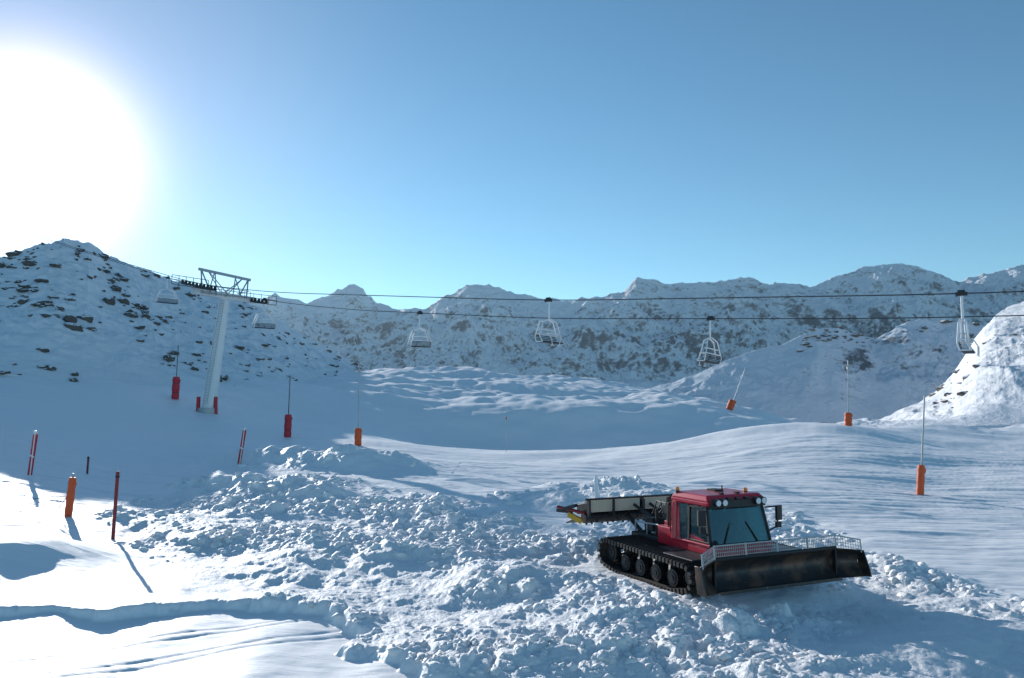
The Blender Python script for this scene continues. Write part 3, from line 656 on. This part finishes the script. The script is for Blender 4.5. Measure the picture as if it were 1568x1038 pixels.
marker('padded_pole',268,611,82,'redpad',2,34)
marker('snow_lance',548,682,118,'lance',0,26)
marker('padded_pole',1117,627,64,'orange',26,14)
marker('snow_lance',1299,652,94,'lance',3,20)
marker('padded_pole',1409,757,148,'orange',13,44)
p=hit(775,692);e=empty('thin_stake',p);b=B();b.tube((0,0,-.5),(0,0,px(p,50)),.03,0,8,.02);b.tube((0,0,px(p,49)),(0,0,px(p,53)),.07,1,8);b.obj('stake',[GREY,PADRED],e)
p=hit(914,762);e=empty('snow_covered_post',p);b=B()
for i in range(6): b.tube((0.03*math.sin(i),0,-.3+i*.22),(0.03*math.sin(i+1),0,-.3+(i+1)*.22),.16-.02*i+.02*(i%2),0,10,.15-.02*i)
b.obj('post',[WHITE],e,0,True)
p=hit(104,791);e=empty('stay_cord',p);b=B();b.path([(0,0,.9),(-.25,-.1,.45),(-.45,-.2,.0)],.015,0,5);b.path([(0,0,.8),(-1.2,.05,.68),(-3.2,.1,.75)],.012,0,5);b.obj('cord',[DGREY],e)
# ------------------------------------------------------------------ valley haze (thin scattering volume that veils the far slopes)
b=B();b.box((0,900,20),(3400,1200,420));hz_o=b.obj('haze',[])
hm=bpy.data.materials.new('haze');hm.use_nodes=True;hn=hm.node_tree;hn.nodes.clear()
vo=hn.nodes.new('ShaderNodeVolumeScatter');vo.inputs['Color'].default_value=(.66,.86,1,1);vo.inputs['Density'].default_value=9e-5;vo.inputs['Anisotropy'].default_value=.45
ou=hn.nodes.new('ShaderNodeOutputMaterial');hn.links.new(vo.outputs[0],ou.inputs['Volume']);hz_o.data.materials.append(hm)
# ------------------------------------------------------------------ sun, sky, camera
sa,sc=ray(46,236);sd_=Vector((sa,1,sc)).normalized();el=math.asin(sd_.z);az=math.atan2(sd_.x,sd_.y)
ld=bpy.data.lights.new('sun','SUN');ld.energy=5.0;ld.angle=math.radians(.35);ld.color=(1,.98,.95);lo_=link(bpy.data.objects.new('sun',ld))
lo_.rotation_euler=(-sd_).to_track_quat('-Z','Y').to_euler();lo_.location=(-60,100,60)
w=bpy.data.worlds.new('World');bpy.context.scene.world=w;w.use_nodes=True;nt=w.node_tree;bg=nt.nodes['Background']
sk=nt.nodes.new('ShaderNodeTexSky');sk.sky_type='NISHITA';sk.sun_disc=False;sk.sun_elevation=el;sk.sun_rotation=az;sk.altitude=2400;sk.air_density=1.0;sk.dust_density=.1;sk.ozone_density=1.0
bg.inputs[1].default_value=.14
tint=nt.nodes.new('ShaderNodeVectorMath');tint.operation='MULTIPLY';tint.inputs[1].default_value=(.70,1.02,1.06);nt.links.new(sk.outputs[0],tint.inputs[0])
tc=nt.nodes.new('ShaderNodeTexCoord');vm=nt.nodes.new('ShaderNodeVectorMath');vm.operation='DOT_PRODUCT';vm.inputs[1].default_value=sd_[:]
nt.links.new(tc.outputs['Generated'],vm.inputs[0]);dt=math_(nt,'MAXIMUM',vm.outputs['Value'],0.)
gl=math_(nt,'ADD',math_(nt,'MULTIPLY',math_(nt,'POWER',dt,300.),12.),math_(nt,'MULTIPLY',math_(nt,'POWER',dt,26.),1.2))
vs=nt.nodes.new('ShaderNodeVectorMath');vs.operation='SCALE';vs.inputs[0].default_value=(1.5,1.05,1);nt.links.new(gl,vs.inputs['Scale'])
ad=nt.nodes.new('ShaderNodeVectorMath');ad.operation='ADD';nt.links.new(tint.outputs[0],ad.inputs[0]);nt.links.new(vs.outputs[0],ad.inputs[1]);nt.links.new(ad.outputs[0],bg.inputs[0])
cam=bpy.data.cameras.new('camera');cam.lens=28.;cam.sensor_width=36;cam.clip_end=20000;cam.clip_start=.1
co=link(bpy.data.objects.new('camera',cam));co.rotation_euler=(math.pi/2+TH,0,0);bpy.context.scene.camera=co
s=bpy.context.scene;s.view_settings.view_transform='Standard';s.view_settings.look='None';s.view_settings.exposure=0
print('sun el',math.degrees(el),'az',math.degrees(az))
